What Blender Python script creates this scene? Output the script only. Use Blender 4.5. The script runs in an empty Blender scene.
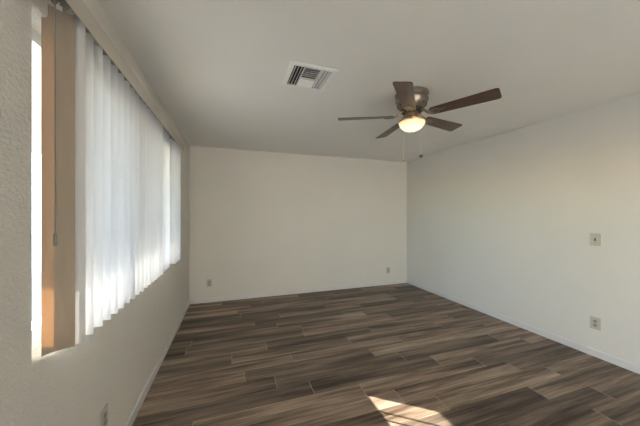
import bpy, bmesh, math, random
from mathutils import Vector, Matrix
random.seed(7)
C = bpy.context.scene.collection
S = bpy.context.scene
R = math.radians

# ------------------------------------------------------------------ camera
cam_d = bpy.data.cameras.new('camera'); cam = bpy.data.objects.new('camera', cam_d); C.objects.link(cam)
cam.location = (0, 0, 1.378); cam.rotation_euler = (R(90), 0, R(-18.54))
cam_d.sensor_width = 36; cam_d.lens = 259.5 * 36 / 640; cam_d.shift_y = 1.7 / 640
cam_d.clip_start = 0.02; cam_d.clip_end = 500
S.camera = cam

# ------------------------------------------------------------------ sky, sun, exposure
W = bpy.data.worlds.new('world'); S.world = W; W.use_nodes = True
nt = W.node_tree
sky = nt.nodes.new('ShaderNodeTexSky'); sky.sky_type = 'NISHITA'; sky.sun_disc = False
sky.sun_elevation = R(24.5); sky.sun_rotation = R(-55)
bg = nt.nodes['Background']; bg.inputs['Strength'].default_value = 0.42
hs = nt.nodes.new('ShaderNodeHueSaturation'); hs.inputs['Saturation'].default_value = 0.9
nt.links.new(sky.outputs[0], hs.inputs['Color']); nt.links.new(hs.outputs[0], bg.inputs[0])          # thin high haze: a paler sky
sun_d = bpy.data.lights.new('sun', 'SUN'); sun_d.energy = 6.2; sun_d.angle = R(0.25); sun_d.color = (1, 0.94, 0.86)
sun = bpy.data.objects.new('sun', sun_d); C.objects.link(sun)
SUN = Vector((0.821, -0.632, -0.4565)).normalized()
sun.rotation_euler = SUN.to_track_quat('-Z', 'Y').to_euler(); sun.location = (-6, 6, 5)
S.view_settings.view_transform = 'Standard'; S.view_settings.look = 'None'
S.view_settings.gamma = 1; S.view_settings.use_curve_mapping = False
S.view_settings.exposure = 2.36

# ------------------------------------------------------------------ material helpers
def mat(name, color=(0.8, 0.8, 0.8), rough=0.5, metal=0.0, spec=0.5):
    m = bpy.data.materials.new(name); m.use_nodes = True
    b = m.node_tree.nodes['Principled BSDF']
    b.inputs['Base Color'].default_value = (*color, 1); b.inputs['Roughness'].default_value = rough
    b.inputs['Metallic'].default_value = metal; b.inputs['Specular IOR Level'].default_value = spec
    return m
class N:
    def __init__(s, m): s.t = m.node_tree; s.b = s.t.nodes.get('Principled BSDF'); s.o = s.t.nodes['Material Output']
    def new(s, kind, **kw):
        n = s.t.nodes.new(kind)
        for k, v in kw.items(): setattr(n, k, v)
        return n
    def link(s, a, b): s.t.links.new(a, b)
    def val(s, sock, v):
        if isinstance(v, bpy.types.NodeSocket): s.link(v, sock)
        else: sock.default_value = v
    def math(s, op, a, b=0.0, c=0.0):
        n = s.new('ShaderNodeMath', operation=op)
        s.val(n.inputs[0], a); s.val(n.inputs[1], b); s.val(n.inputs[2], c)
        return n.outputs[0]
    def noise(s, vec, scale, detail=3, rough=0.5):
        n = s.new('ShaderNodeTexNoise'); n.inputs['Scale'].default_value = scale
        n.inputs['Detail'].default_value = detail; n.inputs['Roughness'].default_value = rough
        s.link(vec, n.inputs['Vector']); return n.outputs['Fac']
    def ramp(s, fac, stops):
        r = s.new('ShaderNodeValToRGB'); e = r.color_ramp.elements
        while len(e) > 1: e.remove(e[-1])
        e[0].position = stops[0][0]; e[0].color = (*stops[0][1], 1)
        for p, c in stops[1:]:
            k = e.new(p); k.color = (*c, 1)
        s.link(fac, r.inputs[0]); return r.outputs[0]
    def mix(s, fac, a, b, mode='MIX'):
        n = s.new('ShaderNodeMix', data_type='RGBA', blend_type=mode)
        s.val(n.inputs[0], fac); s.val(n.inputs[6], a); s.val(n.inputs[7], b); return n.outputs[2]
    def obj(s): return s.new('ShaderNodeTexCoord').outputs['Object']
    def bump(s, h, strength, dist):
        b = s.new('ShaderNodeBump'); b.inputs['Strength'].default_value = strength; b.inputs['Distance'].default_value = dist
        s.link(h, b.inputs['Height']); s.link(b.outputs[0], s.b.inputs['Normal'])

def plaster(name, col, strength):
    m = mat(name, col, 0.62, 0, 0.3); n = N(m); o = n.obj()
    a = n.noise(o, 75, 3, 0.55); b = n.noise(o, 2.0, 3)
    h = n.math('SMOOTHSTEP', a, 0.42, 0.62) if False else n.ramp(a, [(0.40, (0, 0, 0)), (0.62, (1, 1, 1))])
    n.bump(h, strength, 0.004)
    c = n.mix(b, (*[x * 0.97 for x in col], 1), (*[min(1, x * 1.02) for x in col], 1)); n.link(c, n.b.inputs['Base Color'])
    return m

def plank_floor():
    m = mat('vinyl_planks', (0.1, 0.08, 0.06), 0.5, 0, 0.4); n = N(m); o = n.obj()
    s = n.new('ShaderNodeSeparateXYZ'); n.link(o, s.inputs[0]); x, y = s.outputs[0], s.outputs[1]
    wd, ln = 0.155, 1.22
    ry = n.math('DIVIDE', n.math('ADD', y, 10 * wd - 2.219 % wd), wd); row = n.math('FLOOR', ry); fy = n.math('FRACT', ry)
    wn = n.new('ShaderNodeTexWhiteNoise', noise_dimensions='1D'); n.link(row, wn.inputs['W'])
    rx = n.math('ADD', n.math('DIVIDE', x, ln), n.math('MULTIPLY', wn.outputs[0], 7.0)); colm = n.math('FLOOR', rx); fx = n.math('FRACT', rx)
    cv = n.new('ShaderNodeCombineXYZ'); n.link(row, cv.inputs[0]); n.link(colm, cv.inputs[1])
    pn = n.new('ShaderNodeTexWhiteNoise', noise_dimensions='3D'); n.link(cv.outputs[0], pn.inputs['Vector']); rnd = pn.outputs['Value']
    # grain space: shifted per plank, stretched along the plank
    gv = n.new('ShaderNodeCombineXYZ')
    n.link(n.math('ADD', n.math('MULTIPLY', x, 0.5), n.math('MULTIPLY', rnd, 37.0)), gv.inputs[0])
    n.link(n.math('MULTIPLY', y, 7.0), gv.inputs[1]); n.link(n.math('MULTIPLY', rnd, 91.0), gv.inputs[2])
    g1 = n.noise(gv.outputs[0], 1.6, 5, 0.62)
    gv2 = n.new('ShaderNodeVectorMath', operation='MULTIPLY'); n.link(gv.outputs[0], gv2.inputs[0]); gv2.inputs[1].default_value = (1.6, 6.5, 1)
    g2 = n.noise(gv2.outputs[0], 3.0, 4, 0.6)
    c1 = n.ramp(g1, [(0.34, (0.050, 0.035, 0.025)), (0.45, (0.16, 0.118, 0.088)), (0.55, (0.29, 0.225, 0.175)), (0.68, (0.42, 0.345, 0.28))])
    c2 = n.ramp(g2, [(0.28, (0.50, 0.48, 0.46)), (0.5, (0.95, 0.95, 0.95)), (0.72, (1.25, 1.25, 1.25))])
    c = n.mix(1.0, c1, c2, 'MULTIPLY')
    tone = n.ramp(rnd, [(0.0, (0.56, 0.525, 0.49)), (0.5, (0.98, 0.93, 0.87)), (1.0, (1.36, 1.28, 1.18))])
    c = n.mix(1.0, c, tone, 'MULTIPLY')
    ey = n.math('MINIMUM', fy, n.math('SUBTRACT', 1.0, fy)); ex = n.math('MINIMUM', fx, n.math('SUBTRACT', 1.0, fx))
    gy = n.math('LESS_THAN', ey, 0.010); gx = n.math('LESS_THAN', ex, 0.0030)
    c = n.mix(n.math('MULTIPLY', gy, 0.75), c, (0.022, 0.017, 0.013, 1))
    c = n.mix(n.math('MULTIPLY', gx, 0.8), c, (0.34, 0.29, 0.24, 1))
    n.link(c, n.b.inputs['Base Color'])
    n.bump(g2, 0.12, 0.002)
    n.link(n.ramp(g1, [(0.3, (0.42,) * 3), (0.7, (0.55,) * 3)]), n.b.inputs['Roughness'])
    return m

def wood_blade():
    m = mat('walnut_blade', (0.1, 0.05, 0.03), 0.30, 0, 0.5); n = N(m); o = n.obj()
    v = n.new('ShaderNodeVectorMath', operation='MULTIPLY'); n.link(o, v.inputs[0]); v.inputs[1].default_value = (3, 40, 20)
    g = n.noise(v.outputs[0], 1.5, 5, 0.6)
    n.link(n.ramp(g, [(0.3, (0.060, 0.028, 0.018)), (0.55, (0.115, 0.055, 0.036)), (0.75, (0.17, 0.088, 0.058))]), n.b.inputs['Base Color'])
    return m

def slat_vinyl(name, col, through, w):
    m = bpy.data.materials.new(name); m.use_nodes = True; n = N(m); n.t.nodes.remove(n.b)
    o = n.obj(); v = n.new('ShaderNodeVectorMath', operation='MULTIPLY'); n.link(o, v.inputs[0]); v.inputs[1].default_value = (120, 120, 6)
    g = n.noise(v.outputs[0], 2, 3)
    d = n.new('ShaderNodeBsdfDiffuse'); n.link(n.ramp(g, [(0.3, tuple(v * 0.98 for v in col)), (0.7, tuple(v * 1.02 for v in col))]), d.inputs[0])
    t = n.new('ShaderNodeBsdfTranslucent'); t.inputs[0].default_value = (*through, 1)
    mx = n.new('ShaderNodeMixShader'); mx.inputs[0].default_value = w
    n.link(d.outputs[0], mx.inputs[1]); n.link(t.outputs[0], mx.inputs[2]); n.link(mx.outputs[0], n.o.inputs[0])
    return m

def glass():
    m = bpy.data.materials.new('window_glass'); m.use_nodes = True; n = N(m); n.t.nodes.remove(n.b)
    a = n.new('ShaderNodeBsdfTransparent'); a.inputs[0].default_value = (0.92, 0.95, 0.93, 1)
    g = n.new('ShaderNodeBsdfGlossy'); g.inputs['Roughness'].default_value = 0.02
    f = n.new('ShaderNodeFresnel'); f.inputs[0].default_value = 1.45
    mx = n.new('ShaderNodeMixShader'); n.link(f.outputs[0], mx.inputs[0]); n.link(a.outputs[0], mx.inputs[1]); n.link(g.outputs[0], mx.inputs[2])
    n.link(mx.outputs[0], n.o.inputs[0]); return m

def lit_bowl():
    m = mat('lit_alabaster_glass', (0.55, 0.45, 0.33), 0.35); n = N(m); o = n.obj()
    s = n.new('ShaderNodeSeparateXYZ'); n.link(o, s.inputs[0])
    h = n.math('DIVIDE', n.math('MULTIPLY', s.outputs[2], -1.0), 0.09)           # 0 at the rim, 1 at the bottom
    k = n.math('ADD', h, n.math('MULTIPLY', n.math('SUBTRACT', n.noise(o, 14, 3), 0.5), 0.35))
    n.link(n.ramp(k, [(0.05, (0.95, 0.50, 0.16)), (0.4, (1.0, 0.76, 0.42)), (0.75, (1.0, 0.90, 0.68))]), n.b.inputs['Emission Color'])
    n.b.inputs['Emission Strength'].default_value = 0.22
    return m

M = dict(
    wall=plaster('painted_wall', (0.79, 0.760, 0.697), 0.10), wall_rough=plaster('textured_wall', (0.79, 0.760, 0.697), 0.55),
    ceiling=plaster('painted_ceiling', (0.88, 0.86, 0.82), 0.12),
    slat_shaded=slat_vinyl('shaded_slat_vinyl', (0.32, 0.27, 0.215), (0.95, 0.40, 0.12), 0.045),  # darker tan copy of the slat vinyl; shade put into the colour
    bounce=mat('pale_bounce_floor', (0.78, 0.75, 0.70), 0.5),
    trim=mat('white_trim', (0.78, 0.76, 0.73), 0.35),
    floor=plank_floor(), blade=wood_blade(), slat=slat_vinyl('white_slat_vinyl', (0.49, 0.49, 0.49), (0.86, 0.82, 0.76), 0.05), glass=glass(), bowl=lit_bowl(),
    vinyl=mat('white_vinyl_frame', (0.85, 0.85, 0.83), 0.35),
    valance=mat('cream_valance', (0.60, 0.55, 0.47), 0.45),
    clip=mat('clear_clip', (0.75, 0.75, 0.70), 0.25),
    rail=mat('grey_rail', (0.26, 0.245, 0.21), 0.5),
    nickel=mat('brushed_nickel', (0.30, 0.26, 0.215), 0.36, 1.0),
    bronze=mat('rose_bronze', (0.55, 0.38, 0.27), 0.3, 1.0),
    dark=mat('dark_recess', (0.02, 0.02, 0.018), 0.7),
    vent=mat('vent_enamel', (0.90, 0.89, 0.86), 0.35),
    duct=mat('duct_grey', (0.035, 0.033, 0.028), 0.7),
    plate=mat('ivory_plate', (0.56, 0.53, 0.45), 0.35),
    device=mat('ivory_device', (0.36, 0.335, 0.275), 0.3),
    wand=mat('grey_wand', (0.20, 0.19, 0.17), 0.4),
    knob=mat('dark_wood_knob', (0.025, 0.018, 0.013), 0.4),
    chain=mat('pale_chain', (0.62, 0.57, 0.48), 0.4, 0.3),
    ground=mat('patio_concrete', (0.50, 0.45, 0.38), 0.9),
    stucco=mat('stucco', (0.72, 0.69, 0.63), 0.9),
)
# concrete and stucco get a little mottling
for k, sc in (('ground', 3.0), ('stucco', 30.0), ('bounce', 5.0), ('valance', 4.0), ('trim', 6.0), ('vent', 20.0), ('plate', 40.0), ('nickel', 30.0)):
    n = N(M[k]); c = n.b.inputs['Base Color'].default_value[:3]; f = n.noise(n.obj(), sc, 3)
    n.link(n.mix(f, (*[v * 0.93 for v in c], 1), (*[min(1, v * 1.06) for v in c], 1)), n.b.inputs['Base Color'])

# ------------------------------------------------------------------ mesh helpers
def link(name, bm, m, parent=None, loc=(0, 0, 0), smooth=False, rot=None):
    bmesh.ops.recalc_face_normals(bm, faces=bm.faces)
    me = bpy.data.meshes.new(name); bm.to_mesh(me); bm.free()
    if smooth:
        for p in me.polygons: p.use_smooth = True
        me.set_sharp_from_angle(angle=R(35))
    if isinstance(m, str): m = M[m]
    me.materials.append(m)
    o = bpy.data.objects.new(name, me); C.objects.link(o); o.location = loc
    if rot: o.rotation_euler = rot
    if parent: o.parent = parent
    return o
def box(bm, lo, hi, bevel=0.0, seg=2):
    v = [bm.verts.new((x, y, z)) for x in (lo[0], hi[0]) for y in (lo[1], hi[1]) for z in (lo[2], hi[2])]
    fs = [bm.faces.new([v[i] for i in q]) for q in ((0, 1, 3, 2), (4, 6, 7, 5), (0, 4, 5, 1), (2, 3, 7, 6), (0, 2, 6, 4), (1, 5, 7, 3))]
    if bevel:
        es = list({e for f in fs for e in f.edges})
        bmesh.ops.bevel(bm, geom=es, offset=bevel, segments=seg, affect='EDGES', profile=0.5)
    return bm
def B(*boxes, bevel=0.0):
    bm = bmesh.new()
    for lo, hi in boxes: box(bm, lo, hi, bevel)
    return bm
def lathe(profile, seg=48, bm=None):
    bm = bm or bmesh.new(); rings = []
    for r, z in profile:
        if r < 1e-6: rings.append([bm.verts.new((0, 0, z))])
        else: rings.append([bm.verts.new((r * math.cos(2 * math.pi * i / seg), r * math.sin(2 * math.pi * i / seg), z)) for i in range(seg)])
    for a, b in zip(rings, rings[1:]):
        for i in range(seg):
            j = (i + 1) % seg
            if len(a) == 1 and len(b) == 1: break
            if len(a) == 1: bm.faces.new((a[0], b[i], b[j]))
            elif len(b) == 1: bm.faces.new((a[i], b[0], a[j]))
            else: bm.faces.new((a[i], b[i], b[j], a[j]))
    return bm
def tube(bm, pts, rad, seg=10):
    rings = []
    for i, p in enumerate(pts):
        p = Vector(p); d = (Vector(pts[min(i + 1, len(pts) - 1)]) - Vector(pts[max(i - 1, 0)])).normalized()
        a = d.orthogonal().normalized() if abs(d.z) > 0.9 else d.cross(Vector((0, 0, 1))).normalized(); b = d.cross(a)
        r = rad[i] if isinstance(rad, (list, tuple)) else rad
        rings.append([bm.verts.new(p + r * (a * math.cos(2 * math.pi * k / seg) + b * math.sin(2 * math.pi * k / seg))) for k in range(seg)])
    for q, w in zip(rings, rings[1:]):
        for k in range(seg): bm.faces.new((q[k], q[(k + 1) % seg], w[(k + 1) % seg], w[k]))
    bm.faces.new(rings[0]); bm.faces.new(rings[-1]); return bm
def prism(pts, z0, z1, bm=None):
    bm = bm or bmesh.new()
    a = [bm.verts.new((x, y, z0)) for x, y in pts]; b = [bm.verts.new((x, y, z1)) for x, y in pts]
    bm.faces.new(a); bm.faces.new(b)
    for i in range(len(pts)): bm.faces.new((a[i], a[(i + 1) % len(pts)], b[(i + 1) % len(pts)], b[i]))
    return bm
def thing(name, label, cat, loc=(0, 0, 0), rot=(0, 0, 0), group=None):
    o = bpy.data.objects.new(name, None); C.objects.link(o); o.location = loc; o.rotation_euler = rot
    o.empty_display_size = 0.05; o['label'] = label; o['category'] = cat
    if group: o['group'] = group
    return o
def struct(name, bm, m, **kw):
    o = link(name, bm, m, **kw); o['kind'] = 'structure'; return o
def dup(o, parent=None):
    c = o.copy(); C.objects.link(c)
    if parent: c.parent = parent
    for ch in list(o.children): dup(ch, c)
    return c

# ------------------------------------------------------------------ the room
XL, XR, YB, YF, H, T = -0.6375, 3.34, 4.43, -6.5, 2.44, 0.15
YT = 0.25                                              # the plank floor ends here, behind the camera's view; beyond it an added pale floor bounces sun
SY0, SY1, SZ = -6.1, -2.5, 2.08                         # unseen opening added in the left wall to let in fill daylight
WY0, WY1, WZ0, WZ1 = 1.145, 3.30, 0.867, 2.08          # window opening in the left wall
VX0, VX1, VY0, VY1 = 0.400, 0.710, 1.785, 2.095       # hole for the ceiling register

struct('floor', B(((XL - T, YT, -0.12), (XR + T, YB + T, 0))), 'floor')
struct('bounce_floor', B(((XL - T, YF - T, -0.12), (XR + T, YT, 0))), 'bounce')
struct('ceiling', B(((XL - T, YF - T, H), (VX0, YB + T, H + 0.12)), ((VX1, YF - T, H), (XR + T, YB + T, H + 0.12)),
                    ((VX0, YF - T, H), (VX1, VY0, H + 0.12)), ((VX0, VY1, H), (VX1, YB + T, H + 0.12))), 'ceiling')
struct('wall_back', B(((XL - T, YB, 0), (XR + T, YB + T, H))), 'wall')
struct('wall_right', B(((XR, YF - T, 0), (XR + T, YB, H))), 'wall')
# wall behind the camera, with an unseen opening added for sky fill
DX0, DX1, DZ = -0.4, 0.5, 2.08
struct('wall_front', B(((XL - T, YF - T, 0), (DX0, YF, H)), ((DX1, YF - T, 0), (XR, YF, H)), ((DX0, YF - T, DZ), (DX1, YF, H))), 'wall')
dm = (DX0 + DX1) / 2
struct('fill_opening_rear', B(((DX0, YF - 0.12, 0), (DX0 + 0.05, YF - 0.04, DZ)), ((DX1 - 0.05, YF - 0.12, 0), (DX1, YF - 0.04, DZ)),
                   ((DX0 + 0.05, YF - 0.12, DZ - 0.05), (DX1 - 0.05, YF - 0.04, DZ)), ((dm - 0.035, YF - 0.12, 0), (dm + 0.035, YF - 0.04, DZ - 0.05))), 'vinyl')

sm = (SY0 + SY1) / 2  # frame around the added side opening
struct('fill_opening_left', B(((XL - 0.12, SY0, 0), (XL - 0.04, SY0 + 0.05, SZ)), ((XL - 0.12, SY1 - 0.05, 0), (XL - 0.04, SY1, SZ)),
                   ((XL - 0.12, SY0 + 0.05, SZ - 0.05), (XL - 0.04, SY1 - 0.05, SZ)), ((XL - 0.12, sm - 0.035, 0), (XL - 0.04, sm + 0.035, SZ - 0.05))), 'vinyl')
def left_wall():
    bm = bmesh.new()
    ys = [YF, SY0, SY1, WY0, WY1, YB]; zs = [0, WZ0, SZ, H]
    hole = lambda i, j: (i == 1 and j < 2) or (i == 3 and j == 1)
    g = {}
    for s_, x in enumerate((XL, XL - T)):
        for i, y in enumerate(ys):
            for j, z in enumerate(zs): g[s_, i, j] = bm.verts.new((x, y, z))
    for s_ in (0, 1):
        for i in range(5):
            for j in range(3):
                if not hole(i, j): bm.faces.new((g[s_, i, j], g[s_, i + 1, j], g[s_, i + 1, j + 1], g[s_, i, j + 1]))
    for i in range(5):
        for j in range(3):
            if hole(i, j): continue
            for (p, q), (di, dj) in ((((i, j), (i + 1, j)), (0, -1)), (((i, j + 1), (i + 1, j + 1)), (0, 1)), (((i, j), (i, j + 1)), (-1, 0)), (((i + 1, j), (i + 1, j + 1)), (1, 0))):
                a, b = i + di, j + dj
                if not (0 <= a < 5 and 0 <= b < 3) or hole(a, b):
                    bm.faces.new((g[(0, *p)], g[(0, *q)], g[(1, *q)], g[(1, *p)]))
    bmesh.ops.recalc_face_normals(bm, faces=bm.faces)
    c = [(3, 1), (4, 1), (4, 2), (3, 2)]
    es = [bm.edges.get((g[(0, *c[k])], g[(0, *c[(k + 1) % 4])])) for k in range(4)]
    bmesh.ops.bevel(bm, geom=es, offset=0.022, segments=5, affect='EDGES', profile=0.5)
    return bm
struct('wall_left', left_wall(), 'wall_rough', smooth=True)

def baseboard(bm, along, a, b, face, sgn):
    # profile: thickness 12 mm, 70 mm tall, eased top
    prof = [(0, 0), (0.012, 0), (0.012, 0.060), (0.009, 0.067), (0.004, 0.070), (0, 0.070)]
    ends = []
    for t in (a, b):
        ends.append([bm.verts.new((face + sgn * u, t, z) if along == 'y' else (t, face + sgn * u, z)) for u, z in prof])
    bm.faces.new(ends[0]); bm.faces.new(ends[1])
    for i in range(len(prof)): bm.faces.new((ends[0][i], ends[0][(i + 1) % 6], ends[1][(i + 1) % 6], ends[1][i]))
    return bm
struct('baseboard_left', baseboard(bmesh.new(), 'y', SY1 + 0.05, YB, XL, 1), 'trim')
struct('baseboard_right', baseboard(bmesh.new(), 'y', YF, YB, XR, -1), 'trim')
struct('baseboard_back', baseboard(bmesh.new(), 'x', XL + 0.012, XR - 0.012, YB, -1), 'trim')

# window: white vinyl frame in three lights with glass
FX0, FX1, fw, fb = XL - T + 0.01, XL - T + 0.07, 0.042, 0.075
bm = B(((FX0, WY0, WZ0), (FX1, WY0 + fw, WZ1)), ((FX0, WY1 - fw, WZ0), (FX1, WY1, WZ1)),
       ((FX0, WY0 + fw, WZ0), (FX1, WY1 - fw, WZ0 + fb)), ((FX0, WY0 + fw, WZ1 - fw), (FX1, WY1 - fw, WZ1)))
win = struct('window_1', bm, 'vinyl')
cuts = [WY0 + fw, WY0 + (WY1 - WY0) / 3, WY0 + (WY1 - WY0) * 2 / 3, WY1 - fw]
for c in cuts[1:3]:
    link('mullion', B(((FX0 + 0.005, c - 0.025, WZ0 + fb), (FX1 - 0.005, c + 0.025, WZ1 - fw))), 'vinyl', win)
for i in range(3):
    a = cuts[i] + (0.025 if i else 0); b = cuts[i + 1] - (0.025 if i < 2 else 0)
    bm = bmesh.new(); xm = (FX0 + FX1) / 2
    bm.faces.new([bm.verts.new(p) for p in ((xm, a, WZ0 + fb), (xm, b, WZ0 + fb), (xm, b, WZ1 - fw), (xm, a, WZ1 - fw))])
    link('pane', bm, 'glass', win)

# outside: ground, the covered patio that shades the upper window
struct('ground', B(((-60, -60, -0.30), (60, 60, -0.13))), 'ground')
struct('patio_roof', B(((-2.78, 1.0, 2.30), (XL - T, 8.0, 2.46))), 'stucco')
struct('added_shade_wall', B(((-5.0, -12.0, -0.13), (-4.82, 16.0, 1.70))), 'stucco')  # unseen wall added to cut the outdoor light on the window
struct('added_sky_screen', B(((-9.0, 8.35, -0.13), (-5.05, 18.0, 4.1)), ((-9.3, 8.25, 4.1), (-4.85, 18.3, 4.22))), 'stucco')  # block added to hide blue sky in the gap beside the blind
struct('patio_post', B(((-2.80, 1.05, -0.13), (-2.66, 1.19, 2.30)), ((-2.80, 7.7, -0.13), (-2.66, 7.84, 2.30))), 'stucco')

# ------------------------------------------------------------------ vertical blind
SX, SZ0, SZ1, SW = -0.603, 0.872, 2.143, 0.089
blind = thing('vertical_blind', 'long off-white vertical blind of slats with cream valance over the left wall window', 'blind', (XL, 2.2, SZ1))
def under(o): o.parent = blind; o.matrix_parent_inverse = Matrix.Translation(blind.location).inverted(); return o
under(link('headrail', B(((XL, 1.06, 2.1655), (-0.577, 3.345, 2.190)), bevel=0.003), 'rail'))
VXF = -0.540
val = under(link('valance', B(((VXF - 0.004, 1.02, 2.109), (VXF, 3.364, 2.191)), bevel=0.0015), 'valance'))
for y in (1.02, 3.360):
    under(link('valance_return', B(((XL, y, 2.109), (VXF - 0.004, y + 0.004, 2.191))), 'valance'))

def slat_mesh():
    bm = bmesh.new(); nseg, cols = 8, []
    for i in range(nseg + 1):
        u = -1 + 2 * i / nseg
        cols.append([bm.verts.new((u * SW / 2, 0.009 * (1 - u * u) - 0.0045, z)) for z in (SZ0 - SZ1, (SZ0 - SZ1) / 2, 0)])
    for a, b in zip(cols, cols[1:]):
        for k in range(2): bm.faces.new((a[k], b[k], b[k + 1], a[k + 1]))
    return bm
def clip_mesh():
    bm = B(((-0.010, -0.003, -0.004), (0.010, 0.003, 0.012)), ((-0.003, -0.002, 0.012), (0.003, 0.002, 0.0225)))
    return bm
slat0 = under(link('slat', slat_mesh(), 'slat_shaded', smooth=True))
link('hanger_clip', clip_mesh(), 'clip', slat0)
# (x, y, azimuth of the slat measured from +y towards +x)
spots = [(-0.614, 1.2225, 55), (-0.593, 1.2490, 54)]
k = 0
while True:
    y = 1.338 + 0.0815 * k
    if y > 2.86: break
    az = 76 if y < 2.5 else 122.5
    spots.append((SX, y, az + (random.uniform(-3, 3) if az < 100 else 0))); k += 1
spots += [(SX, 3.015 + 0.0815 * j, 76) for j in range(4)]
inv = blind.location
for i, (x, y, az) in enumerate(spots):
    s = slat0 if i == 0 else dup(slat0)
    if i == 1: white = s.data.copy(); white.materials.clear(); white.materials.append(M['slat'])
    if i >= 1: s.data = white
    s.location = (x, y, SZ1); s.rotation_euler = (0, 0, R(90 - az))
slat0['label'] = 'slat with shade put into its colour'
# wand by the first slat
wd = under(link('wand', tube(bmesh.new(), [(-0.553, 1.083, 2.145), (-0.553, 1.083, 1.31)], 0.0020), 'wand', smooth=True))
h = link('wand_handle', tube(bmesh.new(), [(-0.553, 1.083, 1.318), (-0.553, 1.083, 1.313), (-0.553, 1.083, 1.279), (-0.553, 1.083, 1.275)], [0.003, 0.0055, 0.0055, 0.004]), 'wand', wd, smooth=True)

# ------------------------------------------------------------------ ceiling fan
FC = (1.489, 1.905)
fan = thing('ceiling_fan', 'five blade brown ceiling fan with lit glass bowl hugging the ceiling', 'fan', (FC[0], FC[1], H))
def fpart(name, bm, m, parent=None, smooth=True, loc=(0, 0, 0), rot=None): return link(name, bm, m, parent or fan, loc, smooth, rot)
fpart('motor_housing', lathe([(0, 0), (0.136, 0), (0.142, -0.006), (0.142, -0.018), (0.135, -0.026), (0.134, -0.05), (0.138, -0.056), (0.138, -0.066), (0.132, -0.074),
                              (0.126, -0.095), (0.115, -0.118), (0.100, -0.132), (0.090, -0.138), (0, -0.138)]), 'nickel')
for k in range(14):
    a = 2 * math.pi * k / 14; c, s_ = math.cos(a), math.sin(a)
    link('cooling_slot', tube(bmesh.new(), [(0.1235 * c, 0.1235 * s_, -0.099), (0.1160 * c, 0.1160 * s_, -0.1165)], [0.0055, 0.0055], 8), 'dark', bpy.data.objects['motor_housing'])
bm = lathe([(0, -0.138), (0.082, -0.138), (0.092, -0.144), (0.092, -0.158), (0.080, -0.164), (0, -0.164)])
fpart('flywheel', bm, 'dark')
fpart('switch_housing', lathe([(0, -0.164), (0.052, -0.164), (0.056, -0.170), (0.056, -0.205), (0.066, -0.212), (0, -0.212)]), 'bronze')
fit = fpart('light_fitter', lathe([(0, -0.205), (0.060, -0.205), (0.072, -0.214), (0.078, -0.226), (0.074, -0.236), (0, -0.238)]), 'bronze')
for k in range(3):
    a = R(40 + 120 * k)
    link('holder_arm', tube(bmesh.new(), [(0.076 * math.cos(a), 0.076 * math.sin(a), -0.228), (0.112 * math.cos(a), 0.112 * math.sin(a), -0.244)], [0.004, 0.0035]), 'nickel', fit)
prof = [(0.110 * math.cos(t), -0.088 * math.sin(t)) for t in [R(90) * i / 12 for i in range(13)]]; prof[-1] = (0, -0.088)
bowl = fpart('glass_bowl', lathe(prof), 'bowl', loc=(0, 0, -0.246))
link('rim_band', lathe([(0.1105, 0.005), (0.1145, 0.003), (0.1155, -0.004), (0.1135, -0.010), (0.1105, -0.009), (0.1105, 0.005)]), 'bronze', bowl, (0, 0, 0), True)
link('finial', lathe([(0, 0.002), (0.008, 0.0), (0.009, -0.006), (0.004, -0.010), (0, -0.011)], 16), 'bronze', bowl, (0, 0, -0.087), True)

def blade_bm():
    L0, L1, w0, w1, rc = 0.160, 0.647, 0.050, 0.066, 0.022
    pts = [(L0, -w0 + 0.012), (L0 + 0.012, -w0)]
    for i in range(7):
        t = R(-90 + 15 * i); pts.append((L1 - rc + rc * math.cos(t), -w1 + rc + rc * math.sin(t)))
    for i in range(7):
        t = R(15 * i); pts.append((L1 - rc + rc * math.cos(t), w1 - rc + rc * math.sin(t)))
    pts += [(L0 + 0.012, w0), (L0, w0 - 0.012)]
    return prism(pts, -0.003, 0.003)
def iron_bm():
    bm = bmesh.new()
    tube(bm, [(0.080, 0.012, 0.040), (0.105, 0.014, 0.030), (0.130, 0.018, 0.004), (0.160, 0.020, -0.008), (0.185, 0.018, -0.007)], [0.008, 0.008, 0.007, 0.007, 0.006], 8)
    tube(bm, [(0.080, -0.012, 0.040), (0.105, -0.014, 0.030), (0.130, -0.018, 0.004), (0.160, -0.020, -0.008), (0.185, -0.018, -0.007)], [0.008, 0.008, 0.007, 0.007, 0.006], 8)
    # medallion ring under the blade root
    ring = [(0.205 + 0.030 * math.cos(R(20 * i)), 0.030 * math.sin(R(20 * i)), -0.0085) for i in range(19)]
    tube(bm, ring, 0.0055, 8)
    prism([(0.205 + 0.028 * math.cos(R(30 * i)), 0.028 * math.sin(R(30 * i))) for i in range(12)], -0.0075, -0.0035, bm)
    prism([(0.225, -0.020), (0.275, -0.012), (0.285, 0), (0.275, 0.012), (0.225, 0.020)], -0.0075, -0.0035, bm)
    return bm
BZ = 2.243 - H
PH = -61.2
iron0 = blade0 = None
for k in range(5):
    a = R(PH + 72 * k); pitch = R(-12.5)
    if k == 0:
        arm = fpart('blade_iron', iron_bm(), 'nickel'); bl = fpart('fan_blade', blade_bm(), 'blade', smooth=False)
        for px, py in ((0.236, 0.012), (0.236, -0.012), (0.270, 0)):
            link('screw', prism([(px + 0.004 * math.cos(R(45 * i)), py + 0.004 * math.sin(R(45 * i))) for i in range(8)], -0.0095, -0.0070), 'dark', arm)
        iron0, blade0 = arm, bl
    else:
        arm = dup(iron0, fan); bl = dup(blade0, fan)
    mrot = (Matrix.Rotation(a, 3, 'Z') @ Matrix.Rotation(pitch, 3, 'X')).to_euler()
    for o in (arm, bl): o.location = (0, 0, BZ); o.rotation_euler = mrot
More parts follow.
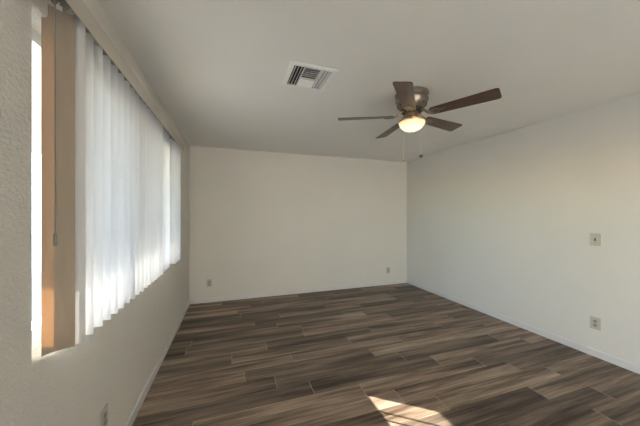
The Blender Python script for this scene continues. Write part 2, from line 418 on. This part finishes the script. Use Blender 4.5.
def chain(off, ztop, zend, kr, name_m, rc):
    r = Vector((math.cos(R(-18.54)), math.sin(R(-18.54)), 0)) * off
    bm = bmesh.new(); tube(bm, [(r.x, r.y, ztop), (r.x, r.y, zend + kr)], rc, 6)
    ch = fpart('pull_chain', bm, 'chain')
    link('pull_knob', lathe([(0, kr), (kr * 0.5, kr * 0.87), (kr * 0.87, kr * 0.5), (kr, 0), (kr * 0.87, -kr * 0.5), (kr * 0.5, -kr * 0.87), (0, -kr)], 16), name_m, ch, (r.x, r.y, zend), True)
chain(-0.0702, -0.195, 1.851 - H, 0.0085, 'bronze', 0.0016)
chain(0.0830, -0.225, 1.893 - H, 0.0155, 'knob', 0.0012)

# ------------------------------------------------------------------ ceiling register
vent = thing('ceiling_vent', 'square white four-way air vent set into the ceiling', 'vent', (0.555, 1.94, H))
def vpart(name, bm, m): return link(name, bm, m, vent)
o_, i_ = 0.1775, 0.142
bm = bmesh.new()
# bevelled picture-frame flange
def sq(r, z): return [bm.verts.new((x * r, y * r, z)) for x, y in ((-1, -1), (1, -1), (1, 1), (-1, 1))]
rs = [sq(o_, 0), sq(o_ - 0.002, -0.004), sq(i_ + 0.003, -0.0055), sq(i_, -0.0045), sq(i_, 0.004), sq(o_ - 0.03, 0.0)]
for a, b in zip(rs, rs[1:] + rs[:1]):
    for i in range(4): bm.faces.new((a[i], a[(i + 1) % 4], b[(i + 1) % 4], b[i]))
vpart('flange', bm, 'vent')
bm = bmesh.new(); d_ = 0.147
for z0, z1, faces in ((0.0, 0.11, 1),):
    lo, hi = sq(d_, z0), sq(d_, z1); bm.faces.new(hi)
    for i in range(4): bm.faces.new((lo[i], lo[(i + 1) % 4], hi[(i + 1) % 4], hi[i]))
vpart('duct', bm, 'duct')
def louver(x0, y0, x1, y1, d, wdt=0.022):
    # blade from (x0,y0) to (x1,y1); lower edge leans towards d
    bm = bmesh.new(); dv = Vector((d[0], d[1], 0)); th = 0.0008
    top = dv * (-wdt * 0.36) + Vector((0, 0, 0.011)); bot = dv * (wdt * 0.36) + Vector((0, 0, -0.007))
    nrm = (bot - top).cross(Vector((x1 - x0, y1 - y0, 0))).normalized() * th
    q = []
    for p in (Vector((x0, y0, 0)), Vector((x1, y1, 0))):
        q.append([bm.verts.new(p + e + s * nrm) for e, s in ((top, 1), (bot, 1), (bot, -1), (top, -1))])
    bm.faces.new(q[0]); bm.faces.new(q[1])
    for i in range(4): bm.faces.new((q[0][i], q[0][(i + 1) % 4], q[1][(i + 1) % 4], q[1][i]))
    vpart('louver', bm, 'vent')
cx = 0.062
for t in (-0.128, -0.105, -0.082): louver(t, -0.138, t, 0.138, (-1, 0), 0.018)
for t in (0.080, 0.105, 0.130): louver(t, -0.138, t, 0.138, (1, 0), 0.013)
for t in (-0.124, -0.098, -0.072, -0.046, -0.020): louver(-cx, t, cx, t, (0, -1), 0.024)
for t in (0.124, 0.100, 0.076, 0.052): louver(-cx, t, cx, t, (0, 1), 0.024)
for x in (-cx, cx): vpart('divider', B(((x - 0.002, -0.142, -0.007), (x + 0.002, 0.142, 0.012))), 'vent')
vpart('divider', B(((-cx, 0.022, -0.007), (cx, 0.027, 0.012))), 'vent')

# ------------------------------------------------------------------ outlets and switch
def outlet(label, loc, rz, group=None):
    # built facing -y, then turned about z
    t = thing('wall_outlet', label, 'outlet', loc, (0, 0, R(rz)), group)
    link('cover_plate', B(((-0.038, -0.006, -0.059), (0.038, 0, 0.059)), bevel=0.003), 'plate', t)
    for s in (-1, 1):
        pts = [(0.0165 * math.cos(R(20 * i)), max(-0.0135, min(0.0135, 0.0175 * math.sin(R(20 * i))))) for i in range(18)]
        bm = bmesh.new()
        a = [bm.verts.new((x, -0.0055, z + s * 0.0195)) for x, z in pts]; b = [bm.verts.new((x, -0.0080, z + s * 0.0195)) for x, z in pts]
        bm.faces.new(a); bm.faces.new(b)
        for i in range(18): bm.faces.new((a[i], a[(i + 1) % 18], b[(i + 1) % 18], b[i]))
        rcp = link('receptacle', bm, 'device', t)
        z = s * 0.0195
        sl = B(((-0.0078, -0.0086, z - 0.001), (-0.0048, -0.0078, z + 0.0085)), ((0.0048, -0.0086, z - 0.001), (0.0078, -0.0078, z + 0.0075)),
               ((-0.0028, -0.0086, z - 0.0105), (0.0028, -0.0078, z - 0.0050)))
        link('slots', sl, 'dark', rcp)
    bm = lathe([(0, 0.0072), (0.003, 0.0070), (0.0036, 0.0055)], 12); bmesh.ops.rotate(bm, verts=bm.verts, matrix=Matrix.Rotation(R(90), 3, 'X'))
    link('screw', bm, 'nickel', t)
    return t
outlet('ivory wall outlet low on the back wall near its left corner', (-0.353, YB, 0.303), 0)
outlet('ivory wall outlet low on the back wall near its right corner', (2.904, YB, 0.283), 0)
outlet('ivory wall outlet low on the right wall, below the toggle switch', (XR, 1.540, 0.324), -90)
outlet('ivory wall outlet low on the left wall below the blind', (XL, 1.637, 0.315), 90)
sw = thing('light_switch', 'ivory toggle light switch on the right wall above the outlet', 'switch', (XR, 1.540, 1.136), (0, 0, R(-90)))
link('cover_plate', B(((-0.038, -0.006, -0.059), (0.038, 0, 0.059)), bevel=0.003), 'plate', sw)
link('toggle_slot', B(((-0.006, -0.0066, -0.013), (0.006, -0.0055, 0.013))), 'dark', sw)
bm = bmesh.new(); tube(bm, [(0, -0.004, 0), (0, -0.022, -0.010)], [0.0050, 0.0042], 8); link('toggle', bm, 'device', sw)
for z in (-0.030, 0.030):
    bm = lathe([(0, 0.0070), (0.003, 0.0068), (0.0036, 0.0055)], 12); bmesh.ops.rotate(bm, verts=bm.verts, matrix=Matrix.Rotation(R(90), 3, 'X'))
    link('screw', bm, 'nickel', sw, (0, 0, z))
